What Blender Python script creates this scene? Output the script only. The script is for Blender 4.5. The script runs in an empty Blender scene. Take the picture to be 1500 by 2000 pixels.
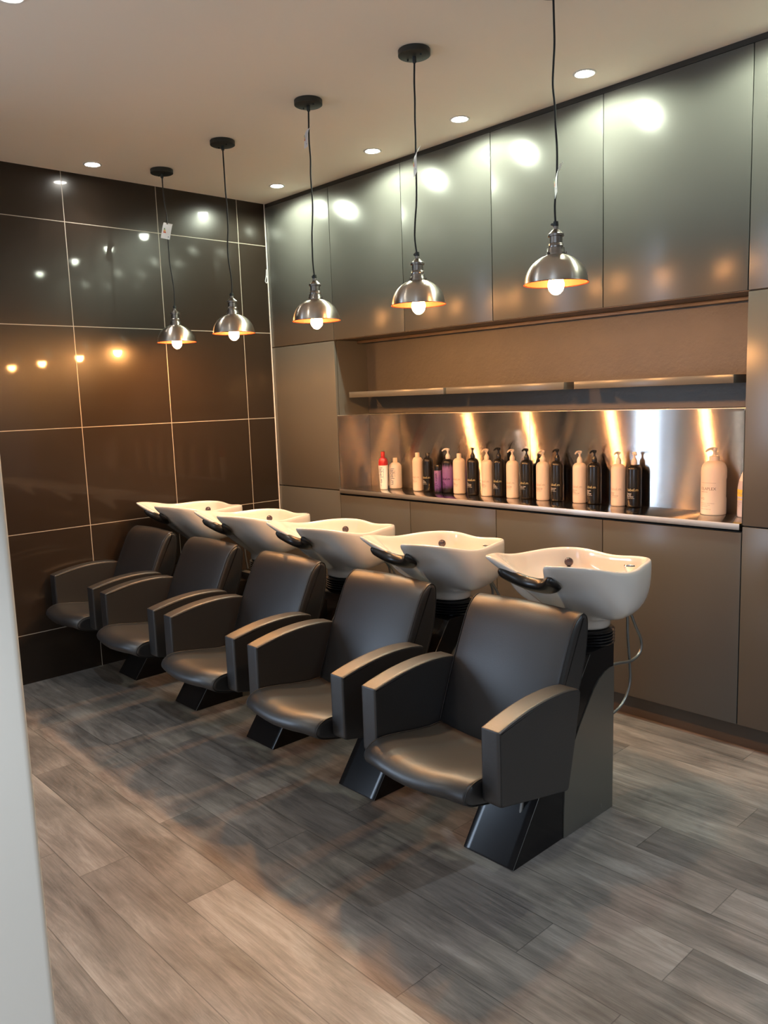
import bpy, bmesh, math, random
from mathutils import Vector, Matrix, Quaternion
PI = math.pi
random.seed(7)
S = bpy.context.scene
COL = S.collection

# ------------------------------------------------------------------ camera
CAM = Vector((4.4903, -3.2044, 1.4775)); YAW, PITCH, ROLL, F = -0.8230, -0.1380, -0.0351, 1586.28
fwd = Vector((math.sin(YAW)*math.cos(PITCH), math.cos(YAW)*math.cos(PITCH), math.sin(PITCH)))
rt = Vector((math.cos(YAW), -math.sin(YAW), 0)); up = rt.cross(fwd)
r2 = rt*math.cos(ROLL)+up*math.sin(ROLL); u2 = -rt*math.sin(ROLL)+up*math.cos(ROLL)
cd = bpy.data.cameras.new('camera'); cam = bpy.data.objects.new('camera', cd); COL.objects.link(cam)
M = Matrix((r2, u2, -fwd)).transposed().to_4x4(); M.translation = CAM; cam.matrix_world = M
cd.sensor_fit = 'VERTICAL'; cd.sensor_height = 24.0; cd.lens = 24.0*F/2000.0; cd.clip_start = 0.05; cd.clip_end = 60
S.camera = cam
S.view_settings.view_transform = 'Standard'; S.view_settings.look = 'None'
S.view_settings.gamma = 1.0; S.view_settings.use_curve_mapping = False
S.view_settings.exposure = 1.72
S.cycles.use_denoising = True
S.cycles.max_bounces = 8; S.cycles.glossy_bounces = 5; S.cycles.diffuse_bounces = 5
S.cycles.sample_clamp_indirect = 6.0; S.cycles.caustics_reflective = True
# ------------------------------------------------------------------ light settings
W = bpy.data.worlds.new('world'); S.world = W; W.use_nodes = True
W.node_tree.nodes['Background'].inputs[0].default_value = (0.55, 0.68, 0.9, 1)
W.node_tree.nodes['Background'].inputs[1].default_value = 0.6
H = 2.75
DAY_FILL_POWER = 150.0; DAY_FILL_COL = (0.62, 0.78, 1.0)
BULB_STRENGTH = 260.0; BULB_COL = (1.0, 0.44, 0.13)
SPOT_W = 11.5; SPOT_COL = (0.90, 1.0, 0.78); COOL_COL = (0.72, 0.86, 1.0)
ROOM_W = 68.0; ROOM_COL = (1.0, 0.90, 0.76)
def area(name, loc, size, rot, power, col):
    l = bpy.data.lights.new(name, 'AREA'); l.shape = 'RECTANGLE'; l.size, l.size_y = size; l.energy = power; l.color = col
    o = bpy.data.objects.new(name, l); COL.objects.link(o); o.location = loc; o.rotation_euler = rot
    return o
# first area light: cool fill added behind the camera; its window below is invented
area('daylight_fill', (5.6, -6.75, 1.55), (2.6, 2.0), (PI/2, 0, 0), DAY_FILL_POWER*0.10, DAY_FILL_COL)
area('daylight_fill', (-0.22, -4.55, 1.2), (1.75, 0.85), (0, -PI/2, 0), DAY_FILL_POWER*0.21, DAY_FILL_COL)

# ------------------------------------------------------------------ materials
def new_mat(name):
    m = bpy.data.materials.new(name); m.use_nodes = True
    return m, m.node_tree, m.node_tree.nodes['Principled BSDF']
def mat(name, col, rough=0.5, metal=0.0, coat=0.0, coat_r=0.05, spec=0.5, bump=0.0, bscale=200, emis=None, es=0, var=0.0, vscale=6, sheen=0, aniso=0, trans=0):
    m, nt, b = new_mat(name); L = nt.links
    b.inputs['Base Color'].default_value = (*col, 1); b.inputs['Roughness'].default_value = rough
    b.inputs['Metallic'].default_value = metal; b.inputs['Coat Weight'].default_value = coat
    b.inputs['Coat Roughness'].default_value = coat_r; b.inputs['Specular IOR Level'].default_value = spec
    b.inputs['Sheen Weight'].default_value = sheen; b.inputs['Anisotropic'].default_value = aniso
    b.inputs['Transmission Weight'].default_value = trans
    if emis: b.inputs['Emission Color'].default_value = (*emis, 1); b.inputs['Emission Strength'].default_value = es
    tc = nt.nodes.new('ShaderNodeTexCoord')
    if var > 0:
        n = nt.nodes.new('ShaderNodeTexNoise'); n.inputs['Scale'].default_value = vscale; n.inputs['Detail'].default_value = 5
        L.new(tc.outputs['Object'], n.inputs['Vector'])
        r = nt.nodes.new('ShaderNodeMapRange'); r.inputs[3].default_value = 1-var; r.inputs[4].default_value = 1+var
        L.new(n.outputs[0], r.inputs[0])
        mx = nt.nodes.new('ShaderNodeVectorMath'); mx.operation = 'SCALE'; mx.inputs[0].default_value = col
        L.new(r.outputs[0], mx.inputs['Scale']); L.new(mx.outputs[0], b.inputs['Base Color'])
    if bump > 0:
        n2 = nt.nodes.new('ShaderNodeTexNoise'); n2.inputs['Scale'].default_value = bscale; n2.inputs['Detail'].default_value = 4
        L.new(tc.outputs['Object'], n2.inputs['Vector'])
        bp = nt.nodes.new('ShaderNodeBump'); bp.inputs['Strength'].default_value = bump; bp.inputs['Distance'].default_value = 0.002
        L.new(n2.outputs[0], bp.inputs['Height']); L.new(bp.outputs[0], b.inputs['Normal'])
    return m
def nd(nt, t, **k):
    n = nt.nodes.new(t)
    for a, v in k.items(): setattr(n, a, v)
    return n
def math_(nt, op, a, b=None, c=None):
    n = nt.nodes.new('ShaderNodeMath'); n.operation = op
    for i, x in enumerate((a, b, c)):
        if x is None: continue
        if isinstance(x, (int, float)): n.inputs[i].default_value = x
        else: nt.links.new(x, n.inputs[i])
    return n.outputs[0]

def floor_material():
    m, nt, b = new_mat('vinyl_plank_floor'); L = nt.links
    tc = nd(nt, 'ShaderNodeTexCoord'); sp = nd(nt, 'ShaderNodeSeparateXYZ'); L.new(tc.outputs['Object'], sp.inputs[0])
    X, Y = sp.outputs[0], sp.outputs[1]
    yy = math_(nt, 'DIVIDE', math_(nt, 'ADD', Y, 1.625+17.0), 0.17)
    row = math_(nt, 'FLOOR', yy); fy = math_(nt, 'FRACT', yy)
    wn = nd(nt, 'ShaderNodeTexWhiteNoise', noise_dimensions='1D'); L.new(row, wn.inputs['W'])
    xx = math_(nt, 'DIVIDE', math_(nt, 'ADD', X, math_(nt, 'MULTIPLY', wn.outputs[0], 1.22)), 1.22)
    col = math_(nt, 'FLOOR', xx); fx = math_(nt, 'FRACT', xx)
    cv = nd(nt, 'ShaderNodeCombineXYZ'); L.new(col, cv.inputs[0]); L.new(row, cv.inputs[1])
    w2 = nd(nt, 'ShaderNodeTexWhiteNoise', noise_dimensions='2D'); L.new(cv.outputs[0], w2.inputs['Vector'])
    tone = w2.outputs[0]
    # grain coordinates: stretched along the plank, shifted per plank
    gv = nd(nt, 'ShaderNodeCombineXYZ')
    L.new(math_(nt, 'ADD', math_(nt, 'MULTIPLY', X, 1.0), math_(nt, 'MULTIPLY', tone, 37.0)), gv.inputs[0])
    L.new(math_(nt, 'MULTIPLY', Y, 9.0), gv.inputs[1]); L.new(math_(nt, 'MULTIPLY', tone, 11.0), gv.inputs[2])
    g1 = nd(nt, 'ShaderNodeTexNoise'); g1.inputs['Scale'].default_value = 2.2; g1.inputs['Detail'].default_value = 12; g1.inputs['Roughness'].default_value = 0.72; g1.inputs['Distortion'].default_value = 1.1
    L.new(gv.outputs[0], g1.inputs['Vector'])
    gv2 = nd(nt, 'ShaderNodeCombineXYZ')
    L.new(math_(nt, 'ADD', math_(nt, 'MULTIPLY', X, 3.0), math_(nt, 'MULTIPLY', tone, 53.0)), gv2.inputs[0]); L.new(math_(nt, 'MULTIPLY', Y, 75.0), gv2.inputs[1])
    g2 = nd(nt, 'ShaderNodeTexNoise'); g2.inputs['Scale'].default_value = 3.0; g2.inputs['Detail'].default_value = 8; g2.inputs['Roughness'].default_value = 0.75
    L.new(gv2.outputs[0], g2.inputs['Vector'])
    # mottled patches
    g3 = nd(nt, 'ShaderNodeTexNoise'); g3.inputs['Scale'].default_value = 3.2; g3.inputs['Detail'].default_value = 4; g3.inputs['Distortion'].default_value = 0.6
    gv3 = nd(nt, 'ShaderNodeCombineXYZ'); L.new(math_(nt, 'ADD', X, math_(nt, 'MULTIPLY', tone, 19.0)), gv3.inputs[0]); L.new(math_(nt, 'MULTIPLY', Y, 2.2), gv3.inputs[1])
    L.new(gv3.outputs[0], g3.inputs['Vector'])
    wv = nd(nt, 'ShaderNodeTexWave', bands_direction='Y'); wv.inputs['Scale'].default_value = 1.1; wv.inputs['Distortion'].default_value = 9.0; wv.inputs['Detail'].default_value = 3.0; wv.inputs['Detail Scale'].default_value = 0.7; L.new(gv.outputs[0], wv.inputs['Vector'])
    v = math_(nt, 'ADD', math_(nt, 'MULTIPLY', g1.outputs[0], 0.90), math_(nt, 'MULTIPLY', g2.outputs[0], 0.50))
    v = math_(nt, 'ADD', v, math_(nt, 'MULTIPLY', math_(nt, 'SUBTRACT', wv.outputs[1], 0.5), 0.03))
    v = math_(nt, 'ADD', v, math_(nt, 'MULTIPLY', g3.outputs[0], 0.70))
    v = math_(nt, 'ADD', v, math_(nt, 'MULTIPLY', math_(nt, 'SUBTRACT', tone, 0.5), 0.16))
    rp = nd(nt, 'ShaderNodeValToRGB'); L.new(math_(nt, 'DIVIDE', v, 2.03), rp.inputs[0])
    e = rp.color_ramp.elements; e[0].position = 0.33; e[0].color = (0.040, 0.035, 0.032, 1)
    e[1].position = 0.66; e[1].color = (0.30, 0.272, 0.245, 1)
    k = rp.color_ramp.elements.new(0.46); k.color = (0.118, 0.106, 0.096, 1)
    k = rp.color_ramp.elements.new(0.55); k.color = (0.188, 0.168, 0.150, 1)
    # joints
    ey = math_(nt, 'MINIMUM', fy, math_(nt, 'SUBTRACT', 1.0, fy)); ex = math_(nt, 'MULTIPLY', math_(nt, 'MINIMUM', fx, math_(nt, 'SUBTRACT', 1.0, fx)), 7.2)
    ed = math_(nt, 'MINIMUM', ey, ex)
    jr = nd(nt, 'ShaderNodeMapRange'); jr.inputs[1].default_value = 0.0; jr.inputs[2].default_value = 0.012; jr.inputs[3].default_value = 0.35; jr.inputs[4].default_value = 1.0
    L.new(ed, jr.inputs[0])
    mx = nd(nt, 'ShaderNodeVectorMath', operation='SCALE'); L.new(rp.outputs[0], mx.inputs[0]); L.new(jr.outputs[0], mx.inputs['Scale'])
    L.new(mx.outputs[0], b.inputs['Base Color'])
    rr = nd(nt, 'ShaderNodeMapRange'); rr.inputs[3].default_value = 0.50; rr.inputs[4].default_value = 0.30; L.new(g2.outputs[0], rr.inputs[0])
    L.new(rr.outputs[0], b.inputs['Roughness'])
    bp = nd(nt, 'ShaderNodeBump'); bp.inputs['Strength'].default_value = 0.25; bp.inputs['Distance'].default_value = 0.002
    L.new(math_(nt, 'ADD', g2.outputs[0], jr.outputs[0]), bp.inputs['Height']); L.new(bp.outputs[0], b.inputs['Normal'])
    return m
TILE = 0.5535; TZ = 2.4869; TY = -0.2123
def tile_material():
    m, nt, b = new_mat('glossy_brown_tile'); L = nt.links
    tc = nd(nt, 'ShaderNodeTexCoord'); sp = nd(nt, 'ShaderNodeSeparateXYZ'); L.new(tc.outputs['Object'], sp.inputs[0])
    a = math_(nt, 'FRACT', math_(nt, 'DIVIDE', math_(nt, 'ADD', sp.outputs[1], -TY+TILE*20), TILE))
    c = math_(nt, 'FRACT', math_(nt, 'DIVIDE', math_(nt, 'ADD', sp.outputs[2], -TZ+TILE*20), TILE))
    da = math_(nt, 'MINIMUM', a, math_(nt, 'SUBTRACT', 1.0, a)); dc = math_(nt, 'MINIMUM', c, math_(nt, 'SUBTRACT', 1.0, c))
    d = math_(nt, 'MINIMUM', da, dc); g = math_(nt, 'LESS_THAN', d, 0.0034)
    n = nd(nt, 'ShaderNodeTexNoise'); n.inputs['Scale'].default_value = 1.6; n.inputs['Detail'].default_value = 4; L.new(tc.outputs['Object'], n.inputs['Vector'])
    rp = nd(nt, 'ShaderNodeValToRGB'); L.new(n.outputs[0], rp.inputs[0])
    rp.color_ramp.elements[0].color = (0.018, 0.0125, 0.009, 1); rp.color_ramp.elements[1].color = (0.030, 0.021, 0.015, 1)
    mx = nd(nt, 'ShaderNodeMix', data_type='RGBA'); L.new(g, mx.inputs[0]); L.new(rp.outputs[0], mx.inputs[6]); mx.inputs[7].default_value = (0.42, 0.37, 0.31, 1)
    L.new(mx.outputs[2], b.inputs['Base Color'])
    L.new(math_(nt, 'ADD', math_(nt, 'MULTIPLY', g, 0.35), 0.27), b.inputs['Roughness'])
    L.new(math_(nt, 'MULTIPLY', math_(nt, 'SUBTRACT', 1.0, g), 0.35), b.inputs['Coat Weight']); b.inputs['Coat Roughness'].default_value = 0.045
    b.inputs['Specular IOR Level'].default_value = 0.26
    bp = nd(nt, 'ShaderNodeBump'); bp.inputs['Strength'].default_value = 0.4; bp.inputs['Distance'].default_value = 0.001
    L.new(math_(nt, 'SUBTRACT', 1.0, g), bp.inputs['Height']); L.new(bp.outputs[0], b.inputs['Normal'])
    return m
def steel_material(name, tangent, col=(0.46, 0.44, 0.42), rough=0.30, aniso=0.85, axis_scale=(0.6, 60, 260), brush=0.0):
    m, nt, b = new_mat(name); L = nt.links
    b.inputs['Base Color'].default_value = (*col, 1); b.inputs['Metallic'].default_value = 1; b.inputs['Anisotropic'].default_value = aniso
    tc = nd(nt, 'ShaderNodeTexCoord'); mp = nd(nt, 'ShaderNodeMapping'); mp.inputs['Scale'].default_value = axis_scale
    L.new(tc.outputs['Object'], mp.inputs[0]); n = nd(nt, 'ShaderNodeTexNoise'); n.inputs['Scale'].default_value = 3; n.inputs['Detail'].default_value = 3
    L.new(mp.outputs[0], n.inputs['Vector'])
    r = nd(nt, 'ShaderNodeMapRange'); r.inputs[3].default_value = rough-0.05; r.inputs[4].default_value = rough+0.05; L.new(n.outputs[0], r.inputs[0]); L.new(r.outputs[0], b.inputs['Roughness'])
    cx = nd(nt, 'ShaderNodeCombineXYZ')
    for i in range(3): cx.inputs[i].default_value = tangent[i]
    L.new(cx.outputs[0], b.inputs['Tangent'])
    # very slight unevenness of the sheet
    n2 = nd(nt, 'ShaderNodeTexNoise'); n2.inputs['Scale'].default_value = 2.2; n2.inputs['Detail'].default_value = 1; L.new(tc.outputs['Object'], n2.inputs['Vector'])
    bp = nd(nt, 'ShaderNodeBump'); bp.inputs['Strength'].default_value = 0.05; bp.inputs['Distance'].default_value = 0.02; L.new(n2.outputs[0], bp.inputs['Height'])
    if brush:
        # fine brushing: each scratch tips the surface a little up or down
        sc = nd(nt, 'ShaderNodeVectorMath', operation='SCALE'); L.new(tc.outputs['Object'], sc.inputs[0]); sc.inputs['Scale'].default_value = 5000.0
        w1 = nd(nt, 'ShaderNodeTexWhiteNoise', noise_dimensions='3D'); L.new(sc.outputs[0], w1.inputs['Vector'])
        spc = nd(nt, 'ShaderNodeSeparateColor'); L.new(w1.outputs['Color'], spc.inputs[0])
        tz = math_(nt, 'MULTIPLY', math_(nt, 'SUBTRACT', math_(nt, 'ADD', spc.outputs[0], spc.outputs[1]), 1.0), brush)
        cz = nd(nt, 'ShaderNodeCombineXYZ'); L.new(tz, cz.inputs[2])
        ad = nd(nt, 'ShaderNodeVectorMath', operation='ADD'); L.new(bp.outputs[0], ad.inputs[0]); L.new(cz.outputs[0], ad.inputs[1])
        nm = nd(nt, 'ShaderNodeVectorMath', operation='NORMALIZE'); L.new(ad.outputs[0], nm.inputs[0]); L.new(nm.outputs[0], b.inputs['Normal'])
    else: L.new(bp.outputs[0], b.inputs['Normal'])
    return m

M_floor = floor_material(); M_tile = tile_material()
M_ceil = mat('ceiling_paint', (0.90, 0.80, 0.68), 0.75, var=0.02, vscale=1.2)
M_wallp = mat('wall_paint', (0.24, 0.235, 0.225), 0.7, var=0.02)
M_part = mat('partition_paint', (0.66, 0.67, 0.66), 0.5, var=0.015)
M_cab = mat('cabinet_lacquer', (0.098, 0.097, 0.089), 0.25, spec=0.36, bump=0.03, bscale=60)
M_carc = mat('carcass_dark', (0.028, 0.026, 0.022), 0.5)
M_soff = mat('soffit_brown', (0.085, 0.060, 0.042), 0.38, var=0.12, vscale=12, bump=0.15, bscale=40)
M_niche = mat('niche_wallpaper', (0.074, 0.069, 0.065), 0.42, var=0.12, vscale=9, bump=0.8, bscale=55)
M_plinth = mat('plinth_brown', (0.085, 0.066, 0.052), 0.45)
M_steel = steel_material('brushed_splashback', (0, 0, 1), rough=0.13, aniso=1.0, brush=0.62)
M_steels = steel_material('brushed_side_sheet', (0, 0, 1), rough=0.13, aniso=1.0, brush=0.62, axis_scale=(60, 0.6, 260))
M_counter = steel_material('counter_steel', (0, 1, 0), col=(0.42, 0.41, 0.39), rough=0.14, aniso=0.35, axis_scale=(0.6, 260, 60))
M_edge = mat('steel_edge', (0.80, 0.78, 0.74), 0.42, metal=1)
M_leather = mat('black_leather', (0.011, 0.011, 0.012), 0.43, spec=0.80, bump=0.12, bscale=260, var=0.12, vscale=5)
M_piping = mat('black_piping', (0.008, 0.008, 0.008), 0.5)
M_gloss = mat('gloss_black', (0.009, 0.008, 0.008), 0.16, spec=0.22)
M_side = mat('side_panel_metal', (0.20, 0.19, 0.165), 0.36, metal=0.75, bump=0.05, bscale=120)
M_cer = mat('white_ceramic', (0.70, 0.665, 0.62), 0.16, coat=0.6, coat_r=0.03)
M_gel = mat('black_gel_rubber', (0.012, 0.011, 0.010), 0.30)
M_bell = mat('black_bellows', (0.008, 0.008, 0.009), 0.22)
M_chrome = mat('chrome', (0.80, 0.80, 0.80), 0.06, metal=1)
M_hose = mat('braided_hose', (0.22, 0.22, 0.21), 0.38, metal=0.8)
M_nickel = mat('brushed_nickel', (0.58, 0.53, 0.47), 0.30, metal=1, aniso=0.85)
tn = M_nickel.node_tree.nodes.new('ShaderNodeTangent'); tn.direction_type = 'RADIAL'; tn.axis = 'Z'
M_nickel.node_tree.links.new(tn.outputs[0], M_nickel.node_tree.nodes['Principled BSDF'].inputs['Tangent']); M_nickel.node_tree.nodes['Principled BSDF'].inputs['Anisotropic Rotation'].default_value = 0.25
M_fit = mat('pewter_fitting', (0.30, 0.28, 0.26), 0.28, metal=1)
M_inner = mat('copper_inner', (0.055, 0.007, 0.001), 0.6, spec=0.15)
M_canopy = mat('canopy_dark', (0.016, 0.020, 0.019), 0.42)
M_cord = mat('black_fabric_cord', (0.006, 0.006, 0.007), 0.7)
M_bulb = mat('lit_bulb', (1, 0.7, 0.4), 0.3, emis=BULB_COL, es=BULB_STRENGTH)
M_led = mat('lit_led', (1, 1, 1), 0.3, emis=(1.0, 0.97, 0.86), es=45.0)
M_ledcool = mat('lit_led_cool', (1, 1, 1), 0.3, emis=(0.75, 0.88, 1.0), es=45.0)
M_ring = mat('white_ring', (0.75, 0.72, 0.68), 0.4)
M_card = mat('white_card', (0.80, 0.82, 0.85), 0.5)
M_cream = mat('cream_plastic', (0.76, 0.64, 0.54), 0.38)
M_white = mat('white_plastic', (0.76, 0.72, 0.70), 0.38)
M_black = mat('black_plastic', (0.010, 0.009, 0.008), 0.24)
M_red = mat('red_plastic', (0.42, 0.018, 0.020), 0.32)
M_tube = mat('white_tube', (0.78, 0.76, 0.70), 0.38)
M_gold = mat('gold_print', (0.62, 0.52, 0.26), 0.35, metal=0.3)
M_tan = mat('tan_print', (0.42, 0.33, 0.24), 0.45)
M_brown = mat('brown_print', (0.16, 0.12, 0.09), 0.5)
M_wprint = mat('white_print', (0.75, 0.73, 0.70), 0.5)
M_blue = mat('blue_print', (0.06, 0.11, 0.22), 0.5)
M_cyan = mat('cyan_print', (0.05, 0.28, 0.48), 0.5)
M_pink = mat('pink_white_plastic', (0.74, 0.62, 0.60), 0.4)
M_lav = mat('lavender_plastic', (0.46, 0.42, 0.48), 0.35)
M_yellow = mat('yellow_label', (0.66, 0.50, 0.05), 0.5)
M_greyp = mat('grey_print', (0.25, 0.22, 0.26), 0.5)
M_green = mat('green_print', (0.12, 0.30, 0.14), 0.5); M_orange = mat('orange_print', (0.75, 0.34, 0.08), 0.5); M_redp = mat('red_print', (0.60, 0.10, 0.05), 0.5)
M_wframe = mat('window_frame_paint', (0.5, 0.5, 0.5), 0.4)
def purple_material(name, lo, hi):
    m, nt, b = new_mat(name); L = nt.links
    tc = nd(nt, 'ShaderNodeTexCoord'); sp = nd(nt, 'ShaderNodeSeparateXYZ'); L.new(tc.outputs['Object'], sp.inputs[0])
    mp = nd(nt, 'ShaderNodeMapping'); mp.inputs['Scale'].default_value = (90, 90, 7); L.new(tc.outputs['Object'], mp.inputs[0])
    n = nd(nt, 'ShaderNodeTexNoise'); n.inputs['Scale'].default_value = 2; n.inputs['Detail'].default_value = 3; L.new(mp.outputs[0], n.inputs['Vector'])
    z = math_(nt, 'ADD', sp.outputs[2], math_(nt, 'MULTIPLY', math_(nt, 'SUBTRACT', n.outputs[0], 0.5), 0.05))
    r = nd(nt, 'ShaderNodeValToRGB'); L.new(math_(nt, 'MULTIPLY', z, 4.0), r.inputs[0])
    e = r.color_ramp.elements; e[0].position = lo*4; e[0].color = (0.006, 0.005, 0.007, 1); e[1].position = hi*4+0.06; e[1].color = (0.006, 0.005, 0.007, 1)
    k = e.new(lo*4+0.12); k.color = (0.17, 0.07, 0.30, 1); k = e.new(hi*4-0.02); k.color = (0.24, 0.13, 0.34, 1)
    L.new(r.outputs[0], b.inputs['Base Color']); b.inputs['Roughness'].default_value = 0.3
    return m
M_purple = purple_material('purple_drip_pattern', 0.02, 0.145); M_purple2 = purple_material('purple_drip_small', 0.005, 0.125)

# ------------------------------------------------------------------ mesh helpers
def obj(name, bm, m, parent=None, smooth=False, loc=None, angle=None):
    bmesh.ops.recalc_face_normals(bm, faces=bm.faces)
    me = bpy.data.meshes.new(name); bm.to_mesh(me); bm.free()
    me.materials.append(m)
    if smooth:
        for p in me.polygons: p.use_smooth = True
        if angle: me.set_sharp_from_angle(angle=math.radians(angle))
        for p in me.polygons:
            if len(p.vertices) > 4: p.use_smooth = False
    o = bpy.data.objects.new(name, me); COL.objects.link(o)
    if parent: o.parent = parent
    if loc: o.location = loc
    return o
def box(bm, lo, hi, bev=0.0, seg=2):
    t = bmesh.new()
    vs = [t.verts.new((lo[0] if i & 1 == 0 else hi[0], lo[1] if i & 2 == 0 else hi[1], lo[2] if i & 4 == 0 else hi[2])) for i in range(8)]
    for f in ((0, 1, 3, 2), (4, 6, 7, 5), (0, 4, 5, 1), (2, 3, 7, 6), (0, 2, 6, 4), (1, 5, 7, 3)): t.faces.new([vs[i] for i in f])
    if bev: bmesh.ops.bevel(t, geom=list(t.edges)+list(t.verts), offset=bev, segments=seg, affect='EDGES', profile=0.5)
    merge(bm, t)
def merge(bm, t, mtx=None):
    if mtx is not None: bmesh.ops.transform(t, matrix=mtx, verts=t.verts)
    bmesh.ops.recalc_face_normals(t, faces=t.faces)
    mp = {}
    for v in t.verts: mp[v] = bm.verts.new(v.co)
    for f in t.faces:
        try: bm.faces.new([mp[v] for v in f.verts])
        except ValueError: pass
    t.free()
def boxobj(name, lo, hi, m, parent=None, bev=0.0, seg=2):
    bm = bmesh.new(); box(bm, lo, hi, bev, seg); return obj(name, bm, m, parent, smooth=bev > 0, angle=40 if bev > 0 else None)
def lathe(bm, prof, n=32, cx=0, cy=0, sx=1, sy=1, mtx=None, rot=0):
    t = bmesh.new(); rings = []
    for r, z in prof:
        if r < 1e-6: rings.append([t.verts.new((cx, cy, z))])
        else: rings.append([t.verts.new((cx+r*sx*math.cos(2*PI*i/n+rot), cy+r*sy*math.sin(2*PI*i/n+rot), z)) for i in range(n)])
    for a, b in zip(rings, rings[1:]):
        for i in range(n):
            j = (i+1) % n
            if len(a) == 1 and len(b) == 1: continue
            if len(a) == 1: t.faces.new((a[0], b[i], b[j]))
            elif len(b) == 1: t.faces.new((a[i], a[j], b[0]))
            else: t.faces.new((a[i], a[j], b[j], b[i]))
    merge(bm, t, mtx)
def spline(pts, n=8, closed=False):
    P = [Vector(p) for p in pts]; out = []; N = len(P)
    for i in range(N if closed else N-1):
        p0 = P[(i-1) % N] if closed or i > 0 else P[0]; p1 = P[i]; p2 = P[(i+1) % N]; p3 = P[(i+2) % N] if closed or i+2 < N else P[-1]
        for k in range(n):
            t = k/n
            out.append(0.5*((2*p1)+(p2-p0)*t+(2*p0-5*p1+4*p2-p3)*t*t+(3*p1-p0-3*p2+p3)*t**3))
    if not closed: out.append(P[-1].copy())
    return out
def tube(bm, pts, r, n=8, closed=False, caps=True):
    P = [Vector(p) for p in pts]; rings = []; N = len(P); nrm = None; t = bmesh.new()
    for i, p in enumerate(P):
        a = P[(i-1) % N] if (closed or i > 0) else p; b = P[(i+1) % N] if (closed or i < N-1) else p
        d = (b-a).normalized()
        if nrm is None: nrm = d.orthogonal().normalized()
        nrm = (nrm - d*nrm.dot(d))
        if nrm.length < 1e-6: nrm = d.orthogonal()
        nrm.normalize(); bi = d.cross(nrm); rr = r[i] if isinstance(r, (list, tuple)) else r
        rings.append([t.verts.new(p+(nrm*math.cos(2*PI*k/n)+bi*math.sin(2*PI*k/n))*rr) for k in range(n)])
    rng = range(N) if closed else range(N-1)
    for i in rng:
        a, b = rings[i], rings[(i+1) % N]
        for k in range(n): t.faces.new((a[k], a[(k+1) % n], b[(k+1) % n], b[k]))
    if not closed and caps:
        t.faces.new(rings[0][::-1]); t.faces.new(rings[-1])
    merge(bm, t)
def loft(bm, secs, cap=True, closed=True):
    t = bmesh.new(); R = [[t.verts.new(p) for p in s] for s in secs]; n = len(R[0])
    for a, b in zip(R, R[1:]):
        for i in range(n if closed else n-1): t.faces.new((a[i], a[(i+1) % n], b[(i+1) % n], b[i]))
    if cap: t.faces.new(R[0][::-1]); t.faces.new(R[-1])
    merge(bm, t)
def roundpoly(pts, rad, n=6):
    out = []; N = len(pts)
    for i in range(N):
        p = Vector(pts[i]); a = Vector(pts[i-1]); b = Vector(pts[(i+1) % N]); r = rad[i] if isinstance(rad, (list, tuple)) else rad
        da = (a-p); db = (b-p); la, lb = da.length, db.length; da.normalize(); db.normalize()
        if r <= 0: out.append(p); continue
        ang = da.angle(db); d = min(r/math.tan(ang/2), la*0.48, lb*0.48)
        A = p+da*d; B = p+db*d
        for k in range(n+1):
            t = k/n; out.append(A*(1-t)**2+p*2*t*(1-t)+B*t*t)
    return out
def inset(poly, d):
    N = len(poly); area_ = sum(poly[i].x*poly[(i+1) % N].y-poly[(i+1) % N].x*poly[i].y for i in range(N)); s = 1 if area_ > 0 else -1; out = []
    for i in range(N):
        e1 = (poly[i]-poly[i-1]); e2 = (poly[(i+1) % N]-poly[i])
        if e1.length < 1e-9: e1 = e2
        if e2.length < 1e-9: e2 = e1
        t = (e1.normalized()+e2.normalized()).normalized(); out.append(poly[i]+Vector((-t.y, t.x))*s*d)
    return out
def pad(bm, poly, x0, x1, r, n=5, fn=None):
    """closed (y,z) outline swept from x0 to x1 with rounded end edges; fn(x,y,z) reshapes"""
    secs = []; st = []
    for k in range(n+1):
        a = PI/2*k/n; st.append((x0+r*(1-math.sin(a)), r*(1-math.cos(a))))
    st = st[::-1]
    # st now from x0 (inset r) outwards
    A = [(x0+r*(1-math.cos(PI/2*k/n)), r*(1-math.sin(PI/2*k/n))) for k in range(n+1)]
    mid = [(x0+r+(x1-x0-2*r)*k/8, 0) for k in range(1, 8)]
    B = [(x1-(x-x0), d) for x, d in A][::-1]
    for x, d in A+mid+B:
        q = inset(poly, d) if d > 1e-6 else poly
        s = [Vector((x, p.x, p.y)) for p in q]
        if fn: s = [fn(v) for v in s]
        secs.append(s)
    loft(bm, secs)
def tag(o, label, cat, group=None):
    o['label'] = label; o['category'] = cat
    if group: o['group'] = group
    return o
def struct(o): o['kind'] = 'structure'; return o
def thing(name, label, cat, loc=(0, 0, 0), rz=0, group=None):
    o = bpy.data.objects.new(name, None); COL.objects.link(o); o.location = loc; o.rotation_euler = (0, 0, rz); o.empty_display_size = 0.05
    return tag(o, label, cat, group)
def copy_tree(o, parent=None):
    c = o.copy(); COL.objects.link(c)
    if parent: c.parent = parent
    for ch in list(o.children): copy_tree(ch, c)
    return c
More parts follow.
